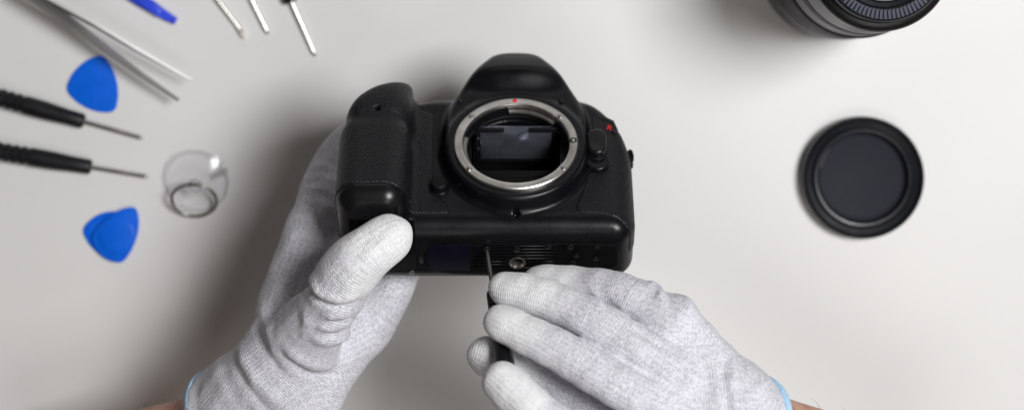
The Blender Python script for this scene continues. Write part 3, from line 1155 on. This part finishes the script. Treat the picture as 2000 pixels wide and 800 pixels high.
# --- hand that grips the camera
L_fingers = [
    [(764, 462, 167, 10.8), (735, 482, 168, 11.8), (700, 510, 167, 13.4), (672, 545, 161, 13.6), (650, 590, 150, 13.2), (600, 655, 126, 17)],       # thumb
    [(770, 235, 42, 8), (692, 268, 50, 9), (642, 335, 68, 10), (612, 450, 94, 12.5), (570, 590, 104, 15)],                      # index
    [(840, 300, 36, 8), (760, 330, 42, 9), (700, 395, 56, 10), (655, 500, 80, 12.5)],
    [(880, 410, 55, 8.5), (800, 470, 72, 9.5), (712, 556, 88, 12)],
    [(815, 470, 78, 8.5), (778, 545, 93, 9.2), (752, 598, 96, 10), (712, 640, 95, 12)],
]
L_palm = [
    ((548, 690, 108, 16), (612, 450, 94, 12)),
    ((552, 710, 104, 20), (655, 500, 82, 13)),
    ((560, 735, 102, 22), (708, 560, 88, 13)),
    ((590, 765, 98, 19), (716, 630, 94, 13)),
    ((470, 790, 84, 24), (560, 720, 104, 22)),
    ((440, 812, 76, 23), (500, 770, 90, 24)),
    ((500, 820, 84, 20), (590, 765, 98, 19)),
    ((560, 730, 106, 18), (620, 620, 130, 14)),
]
L_folds = [
    ([(602, 545), (616, 566), (642, 583), (675, 590), (706, 578)], 154, -3.0, 1.5),
    ([(606, 528), (622, 556), (650, 572), (684, 575), (716, 560)], 160, 1.9, 2.2),
    ([(640, 604), (668, 608), (698, 597)], 150, 1.5, 1.8),
    ([(650, 615), (675, 618), (700, 606)], 148, -1.3, 1.4),
    ([(622, 622), (656, 632), (698, 617)], 146, 1.3, 1.9),
    ([(640, 640), (672, 644), (700, 630)], 143, -1.5, 1.5),
    ([(612, 645), (655, 658), (698, 642)], 140, 1.7, 2.4),
    ([(650, 668), (676, 668), (696, 656)], 136, -0.8, 1.8),
    ([(604, 575), (612, 600), (608, 630)], 140, 0.8, 2.6),
    ([(592, 590), (596, 620), (590, 650)], 132, -0.7, 2.6),
    ([(545, 660), (575, 690), (620, 722), (680, 735)], 122, -1.8, 2.2),
    ([(556, 648), (588, 680), (630, 708), (682, 716)], 126, 1.2, 3.0),
    ([(515, 585), (528, 620), (560, 665), (590, 700)], 112, 1.7, 3.0),
    ([(500, 615), (525, 650), (555, 690), (590, 730)], 110, -1.6, 2.4),
    ([(472, 655), (490, 690), (530, 735), (580, 780)], 108, 2.0, 3.2),
    ([(460, 672), (478, 706), (515, 752), (560, 795)], 104, -1.8, 2.4),
    ([(430, 700), (450, 740), (490, 790)], 98, 0.9, 3.5),
    ([(382, 735), (376, 770), (384, 810)], 84, 1.2, 4.0),
    ([(400, 722), (396, 765), (410, 815)], 88, -0.9, 2.6),
    ([(700, 470), (730, 460), (750, 470)], 178, -0.6, 3.0),
]
L_arm = [(500, 790, 86, 20, 17), (430, 835, 74, 21, 18), (330, 872, 62, 24, 21), (220, 905, 52, 27, 24), (90, 950, 46, 30, 27)]
glove('glove on the hand gripping the camera, thumb pressed on its base', 'hairy bare forearm in shade behind the gripping hand',
      L_fingers, L_palm, (438, 805, 78), (-0.80, -0.38, -0.46), L_folds, L_arm)

# --- hand with the screwdriver
R_fingers = [
    [(988, 562, 174, 8.0), (1030, 570, 178, 8.7), (1090, 590, 184, 9.1), (1168, 628, 192, 9.6), (1250, 682, 197, 10.3), (1330, 738, 194, 11.5)],   # middle
    [(1052, 549, 157, 8), (1135, 556, 167, 9), (1215, 574, 178, 9.8), (1312, 628, 187, 11.8)],                                   # index
    [(978, 626, 188, 8.0), (1015, 642, 191, 8.6), (1070, 668, 196, 9.0), (1155, 716, 202, 9.6), (1240, 764, 203, 10.5), (1320, 802, 196, 12)],    # ring
    [(980, 738, 205, 9.0), (1008, 762, 207, 9.4), (1055, 802, 210, 9.4), (1130, 850, 210, 9.8), (1220, 885, 202, 11)],           # little
    [(950, 690, 168, 9.0), (990, 704, 168, 9.6), (1060, 730, 168, 10.6), (1160, 780, 172, 12), (1300, 840, 178, 15)],            # thumb
]
R_palm = [
    ((1425, 762, 184, 16), (1315, 632, 187, 11)),
    ((1420, 790, 188, 19), (1325, 735, 193, 12)),
    ((1410, 820, 188, 20), (1315, 800, 195, 12)),
    ((1390, 870, 182, 18), (1235, 880, 200, 11)),
    ((1500, 850, 166, 22), (1420, 800, 186, 20)),
    ((1530, 880, 158, 22), (1480, 840, 172, 22)),
    ((1310, 840, 180, 14), (1400, 840, 184, 18)),
]
R_folds = [
    ([(1150, 565), (1168, 582), (1172, 600)], 196, 1.3, 1.8),
    ([(1188, 585), (1215, 600), (1225, 620)], 198, 0.8, 2.0),
    ([(1128, 652), (1150, 668), (1168, 690)], 206, 1.7, 1.8),
    ([(1225, 628), (1262, 648), (1296, 672)], 196, -1.8, 1.6),
    ([(1262, 545), (1282, 556), (1290, 580)], 186, 2.2, 2.2),
    ([(1318, 560), (1338, 580), (1342, 610)], 190, 2.0, 2.6),
    ([(1292, 560), (1305, 585), (1312, 615)], 190, -1.0, 2.2),
    ([(1380, 615), (1396, 650), (1400, 700)], 192, 1.0, 3.0),
    ([(1392, 690), (1388, 740), (1400, 800)], 200, 0.8, 2.0),
    ([(1408, 690), (1404, 740), (1415, 800)], 200, -0.8, 1.8),
    ([(1422, 700), (1420, 745), (1430, 800)], 198, 0.8, 2.0),
    ([(1436, 705), (1434, 750), (1445, 805)], 196, -0.7, 1.8),
    ([(1345, 640), (1372, 690), (1380, 760)], 202, -0.6, 3.5),
    ([(1240, 740), (1275, 755), (1310, 775)], 210, -0.7, 2.2),
    ([(1455, 720), (1478, 752), (1480, 795)], 184, 0.9, 2.2),
]
R_arm = [(1430, 815, 178, 18, 16), (1520, 850, 160, 20, 18), (1610, 888, 140, 23, 21), (1730, 970, 116, 26, 24), (1900, 1050, 90, 30, 27)]
glove('glove on the hand holding the screwdriver, fingers bent over its handle', 'bare forearm behind the hand that holds the screwdriver',
      R_fingers, R_palm, (1440, 808, 172), (0.72, -0.35, -0.60), R_folds, R_arm)

# ------------------------------------------------------------------ screwdrivers


def screwdriver(name, label, tip, direction, shaft_len, shaft_r, handle_len, handle_r, bit='cross', group=None, shaft_mat='shaft', grooves=4):
    """built along +X from its tip; direction is a 3-vector pointing from tip to handle"""
    root = empty(name, Vector(tip) * 0.001)
    d = Vector(direction).normalized()
    root.rotation_euler = d.to_track_quat('X', 'Z').to_euler()
    tag(root, label, 'screwdriver', group)
    if bit == 'flat':
        prof = None
        vs = []
        for (x, hw_, hh) in ((0, shaft_r * 1.35, shaft_r * .35), (3.2, shaft_r * 1.35, shaft_r * .7), (6.5, shaft_r * .9, shaft_r * .9)):
            vs += [(x, -hw_, -hh), (x, hw_, -hh), (x, hw_, hh), (x, -hw_, hh)]
        fs = [(0, 1, 2, 3), (11, 10, 9, 8)]
        for i in (0, 4):
            for k in range(4):
                fs.append((i + k, i + 4 + k, i + 4 + (k + 1) % 4, i + (k + 1) % 4))
        pyobj('bit', vs, fs, M[shaft_mat], root, smooth=False)
        s0 = 6.0
    else:
        lathe('bit', [(0, 0), (shaft_r * .35, 0.15), (shaft_r * .8, 1.4), (shaft_r * .92, 2.2)], M[shaft_mat], root, 16, 'X')
        s0 = 2.2
    lathe('shaft', [(shaft_r * .92, s0), (shaft_r, s0 + 1.5), (shaft_r, shaft_len + 3), (0, shaft_len + 3)], M[shaft_mat], root, 24, 'X')
    a, r = shaft_len, handle_r
    prof = [(shaft_r * 1.1, a), (r * .62, a), (r * .74, a + .5), (r * .80, a + 1.5), (r * .84, a + 10), (r * .98, a + 22), (r, a + 30)]
    x = a + 34
    for k in range(grooves):
        prof += [(r, x), (r * .86, x + .8), (r * .86, x + 2.0), (r, x + 2.8)]
        x += 4.6
    prof += [(r, a + handle_len - 16), (r * .8, a + handle_len - 14), (r * .8, a + handle_len - 11)]
    lathe('handle', prof, M['handle'], root, 40, 'X')
    e = a + handle_len - 11
    lathe('swivel_cap', [(r * .78, e), (r * .95, e + .5), (r * .95, e + 8), (r * .85, e + 10), (0, e + 10.6)], M['handle'], root, 40, 'X')
    return root


hr = 5.0


def lying(u0, v0, u1, v1, lift=0.0):
    a = at(u0, v0, 4); b = at(u1, v1, 4)
    d = b - a
    return a, d


def table_driver(label, tipuv, neckuv, sr, hlen, r, bit, tipz=1.6, group='screwdrivers lying on the table', sm='shaft'):
    a = at(*tipuv, tipz + 1)
    b = at(*neckuv, r)
    a[2] = tipz; b[2] = r * 0.82
    L_ = np.linalg.norm(b - a)
    # the handle is tapered, so the tool tips slightly towards its bit
    d = b - a
    d[2] = (r - tipz) / (L_ + 45) * L_
    d = d * 1.0
    screwdriver('screwdriver', label, a, d, L_, sr, hlen, r, bit, group, sm)


table_driver('black handled screwdriver with its dark shaft tip just below the upper blue pick', (281, 271), (163, 238), 1.15, 92, 5.2, 'cross', sm='dull')
table_driver('black handled screwdriver with its dark shaft pointing at the clear suction cup', (291, 346), (177, 327), 1.15, 92, 5.2, 'cross', sm='dull')
table_driver('bright shaft with flattened bit, nearest the blue pry tool, cut by the top edge', (480, 73), (395, -38), 1.3, 92, 5.0, 'flat')
table_driver('bright white round shaft, middle of the three at the top edge', (524, 67), (468, -45), 1.35, 92, 5.0, 'cross')
table_driver('bright shaft with black handle end showing at the top edge, nearest the camera', (616, 110), (569, 5), 1.3, 92, 5.2, 'cross')

# the one at work: bit in the base screw, handle under the gloved fingers
T2 = TILT + PITCH
c_, s_ = math.cos(T2), math.sin(T2)


def cam_local(p):
    return BO + np.array([p[0], c_ * p[1] + s_ * p[2], -s_ * p[1] + c_ * p[2]])


tw = cam_local((-12.3, -1.0, -14.0))
sdir = leanp(np.array([0.13, -0.73, 0.67]) + np.array([0, 0, CAM_H * 1000])) - np.array([0, 0, CAM_H * 1000])
sd = screwdriver('screwdriver', 'thin screwdriver at work in a base plate screw, black handle under gloved fingers', tw, sdir, 27, 1.05, 64, 4.4, 'cross', None, 'dull', 0)

# ------------------------------------------------------------------ blue picks


def pick(label, corners, z0, th, disc=None, group='blue triangular picks'):
    q = [at(u, v, z0 + th)[:2] for u, v in corners]
    c = sum(q) / 3
    root = empty('pick', Vector((c[0], c[1], z0)) * 0.001)
    tag(root, label, 'pick', group)
    # bulging sides: insert mid points pushed outwards
    pts = []
    for i in range(3):
        a, b = q[i], q[(i + 1) % 3]
        m = (a + b) / 2
        nn = m - c; nn /= np.linalg.norm(nn)
        pts += [c + (a - c) * .90, a + (b - a) * .22 + nn * 2.2, m + nn * 4.0, a + (b - a) * .78 + nn * 2.2]
    lp = [p - c for p in smooth_loop(pts, 3)]
    prism('blade', lp, 0, th, M['blue'], root, th * 0.45, 3, 60)
    if disc:
        r = disc
        lathe('raised_disc', [(0, th + .55), (r * .9, th + .5), (r, th + .2), (r + .3, th - .1)], M['blue'], root, 64)
    return root


pick('flat blue pick half under the shadow of the tweezers', [(121, 177), (203, 101), (229, 224)], 0, 1.0)
pick('lower blue pick of the stacked pair, dark corner peeking out', [(153, 448), (246, 410), (242, 520)], 0, 0.9)
pick('upper blue pick of the stacked pair, with round disc in relief', [(172, 463), (270, 398), (242, 518)], 2.2, 0.9, disc=10.2)

# ------------------------------------------------------------------ blue pry tool
def outline(pxs, z): return [at(u, v, z)[:2] for u, v in pxs]


q = outline([(346, 36), (340, 48), (321, 40), (296, 27), (268, 11), (230, -12), (150, -56), (158, -72), (250, -22), (297, 0), (318, 17)], 4)
c = sum(q) / len(q)
pr_root = empty('pry_tool', Vector((c[0], c[1], 0)) * .001)
tag(pr_root, 'glossy blue plastic pry tool with notched tip at the top edge', 'pry tool')
prism('blade', [p - c for p in q], 0.4, 3.6, M['blue2'], pr_root, 0.7, 3, 50)
q2 = outline([(316, 22), (309, 34), (296, 25), (278, 13), (264, 3), (276, -8), (300, 4)], 5)
prism('grip_rib', [p - c for p in q2], 3.3, 5.4, M['blue2'], pr_root, 0.8, 3, 50)
q3 = outline([(345.5, 37), (340.5, 46.5), (333, 43), (338, 33.5)], 4)
prism('tip_step', [p - c for p in q3], 3.3, 4.3, M['blue2'], pr_root, 0.4, 2, 50)

# ------------------------------------------------------------------ tweezers, lying on edge
tz_root = empty('tweezers', at(150, 60, 0) * .001)
tag(tz_root, 'steel tweezers on edge with open tips above the blue pick', 'tweezers')
base = at(150, 60, 0)


def arm_strip(pxs, th, hts, zc, lean):
    pts = [at(u, v, z)[:3] for (u, v), z in zip(pxs, zc)]
    vs, fs = [], []
    for i, p in enumerate(pts):
        a = pts[max(i - 1, 0)]; b = pts[min(i + 1, len(pts) - 1)]
        t = b - a; t[2] = 0; t /= np.linalg.norm(t)
        s = np.array([-t[1], t[0], 0])
        hh = hts[i] / 2
        tt = th[i] / 2
        for (sx, sz) in ((-1, -1), (1, -1), (1, 1), (-1, 1)):
            vs.append(p + (s * math.cos(lean) - np.array([0, 0, math.sin(lean)])) * sx * tt + (np.array([0, 0, math.cos(lean)]) + s * math.sin(lean)) * sz * hh - base)
    n = len(pts)
    for i in range(n - 1):
        for k in range(4):
            fs.append((i * 4 + k, i * 4 + (k + 1) % 4, i * 4 + 4 + (k + 1) % 4, i * 4 + 4 + k))
    fs.append((3, 2, 1, 0)); fs.append(tuple((n - 1) * 4 + k for k in range(4)))
    ob = pyobj('arm', vs, fs, M['pale'], tz_root)
    bm = bmesh.new(); bm.from_mesh(ob.data)
    bmesh.ops.bevel(bm, geom=list(bm.edges), offset=0.00018, segments=2, affect='EDGES')
    bm.to_mesh(ob.data); bm.free()
    ob.data.polygons.foreach_set('use_smooth', [True] * len(ob.data.polygons))
    sharp(ob.data, 50)


arm_strip([(-90, -115), (0, -58), (90, -2), (187, 50), (264, 96), (330, 133), (374, 157)], [1.8, 1.8, 1.8, 1.7, 1.6, 1.4, 1.1], [9, 10, 10, 9, 7, 4.5, 2.4], [24, 24, 23, 21, 18, 15.5, 14], 0.30)
arm_strip([(-90, -112), (-8, -54), (74, 0), (150, 52), (210, 98), (280, 149), (349, 196)], [1.8, 1.8, 1.8, 1.7, 1.6, 1.4, 1.1], [9, 10, 10, 9, 7, 4.5, 2.4], [24, 24, 23, 21, 18, 15.5, 14], -0.35)

# ------------------------------------------------------------------ suction cup with ring
sc = at(386, 353, 6)
s_root = empty('suction_cup', (sc[0] * .001, sc[1] * .001 + 0.0003, 0.0042), (R(13), 0, 0))
tag(s_root, 'clear suction cup with a metal pull ring', 'suction cup')
lathe('cup', [(17.3, 0.1), (17.6, 0.7), (16.2, 1.5), (12.5, 3.2), (8, 4.8), (4.2, 6.0), (3.6, 8.6), (3.4, 6.0), (0, 5.0), (6, 4.0), (11, 2.4), (15, 0.9), (16.9, 0.0)], M['clear'], s_root, 96, auto=50, closed=True)
lathe('knob', [(0, 15.2), (2.8, 14.8), (4.3, 13.2), (4.4, 11.6), (3.4, 10.2), (2.9, 9.0), (2.9, 8.0), (0, 8.0)], M['clear2'], s_root, 48)
tab = [(8, -1.6), (18.6, -2.0), (20.2, -0.8), (20.2, 0.9), (18.6, 2.0), (8, 1.6)]
ang = math.atan2(22, 52)
prism('pull_tab', [(x * math.cos(ang) - y * math.sin(ang), x * math.sin(ang) + y * math.cos(ang)) for x, y in tab], 5.0, 6.8, M['clear3'], s_root, 0.4)
rp = []
for t in np.linspace(0, 2 * PI, 72, endpoint=False):
    x, y = 12.4 * math.cos(t), 12.4 * math.sin(t) - 12.0
    tl = R(32)
    rp.append((x - 1.4, y * math.cos(tl) + 1.0, 11.8 + y * math.sin(tl) * 0.62))
tube('cup_lip', [(17.4 * math.cos(t), 17.4 * math.sin(t), 0.75) for t in np.linspace(0, 2 * PI, 96, endpoint=False)], 0.6, M['clear2'], s_root, 10, True)
tube('pull_ring', rp, 0.95, M['dull'], s_root, 12, True)

# ------------------------------------------------------------------ dark cap lying open side up
bc = at(1684, 346, 5)
b_root = empty('dust_cap', (bc[0] * .001, bc[1] * .001, 0))
tag(b_root, 'round dark dust cap lying open side up on the table', 'cap')
lathe('rim', [(30.5, 0.2), (32.6, 0.5), (33.6, 1.6), (33.8, 3.5), (33.8, 8.4), (33.4, 9.3), (32.6, 9.6), (31.8, 9.2), (31.2, 7.6), (28.6, 6.6), (27.4, 7.2), (26.6, 8.0), (25.6, 7.8), (24.9, 6.6), (24.4, 3.0), (24.2, 0.8)], M['cap'], b_root, 128, auto=45, closed=True)
lathe('floor', [(0, 2.2), (22.2, 2.2), (23.2, 2.6), (24.5, 3.6), (24.6, 0.6), (0, 0.6)], M['capfloor'], b_root, 128, auto=45)
for a in (152,):
    n = 12
    vs, fs = [], []
    for i in range(n + 1):
        t = R(a - 14 + 28 * i / n)
        for (r, z) in ((24.9, 7.4), (23.7, 7.2), (23.7, 5.8), (24.9, 5.6)):
            vs.append((r * math.cos(t), r * math.sin(t), z))
    for i in range(n):
        for k in range(4):
            fs.append((i * 4 + k, i * 4 + (k + 1) % 4, i * 4 + 4 + (k + 1) % 4, i * 4 + 4 + k))
    fs += [(0, 1, 2, 3), tuple(n * 4 + k for k in (3, 2, 1, 0))]
    sharp(pyobj('bayonet_tab', vs, fs, M['cap'], b_root).data, 40)

# ------------------------------------------------------------------ lens standing on the table, capped
lc = at(1624, -68, 0)
l_root = empty('camera_lens', (lc[0] * .001, lc[1] * .001, 0))
tag(l_root, 'black camera lens standing upright, cut by the top edge', 'lens')
lathe('front_barrel', [(0, 0.3), (39, 0.3), (40.4, 1.0), (41.0, 3), (41.0, 40), (40.4, 42), (39.4, 42.5)], M['barrel'], l_root, 160)
lathe('zoom_ring', [(39.4, 42.5), (40.4, 43.2), (40.6, 45), (39.6, 84), (38.8, 86.5), (38.2, 87)], M['matte'], l_root, 160)
lathe('grey_band', [(38.2, 87), (38.4, 88), (37.9, 91), (36.2, 103.5), (36.0, 104.5)], M['silver'], l_root, 160)
lathe('focus_ring', [(36.0, 104.5), (37.2, 105), (37.5, 106.5), (37.0, 115), (36.6, 116.5)], M['matte'], l_root, 160)
lathe('grey_band', [(36.6, 116.5), (36.7, 117.5), (36.2, 121), (34.6, 135), (34.4, 136)], M['silver'], l_root, 160)
lathe('rear_barrel', [(34.4, 136), (35.2, 136.6), (35.4, 138), (35.4, 145), (34.8, 147), (33.4, 148.2), (31.2, 148.6), (31, 148), (0, 148)], M['barrel'], l_root, 160)
cap_o = lathe('lens_cap', [(31.0, 148.2), (31.0, 150), (30.4, 156.4), (29.8, 157.4), (29.0, 157.8), (24.6, 157.8), (23.8, 157.2), (23.2, 155.6), (21.4, 155.0), (20.8, 155.4), (20.4, 156.0), (0, 156.0)], M['cap'], l_root, 160)
lathe('cap_disc', [(0, 156.6), (19.4, 156.6), (19.9, 156.3), (20.0, 155.8)], M['capfloor'], cap_o, 128)
bm = bmesh.new()
bmesh.ops.create_cube(bm, size=1)
for v in bm.verts:
    v.co = Vector((v.co.x * 4.6, v.co.y * 1.45, v.co.z * 1.4)) * .001
bmesh.ops.bevel(bm, geom=list(bm.edges), offset=.00022, segments=1, affect='EDGES')
rib_me = None
for i in range(84):
    a = 2 * PI * i / 84
    x, y = 26.9 * math.cos(a), 26.9 * math.sin(a)
    if y > -14: continue                               # the far half of the cap lies outside the picture
    if rib_me is None:
        rb = bmobj('rib', bm, M['rib'], cap_o, smooth=False)
        rib_me = rb.data
    else:
        rb = link_mesh('rib', rib_me, None, cap_o, False)
    rb.location = (x * .001, y * .001, .1580)
    rb.rotation_euler = (0, 0, a)
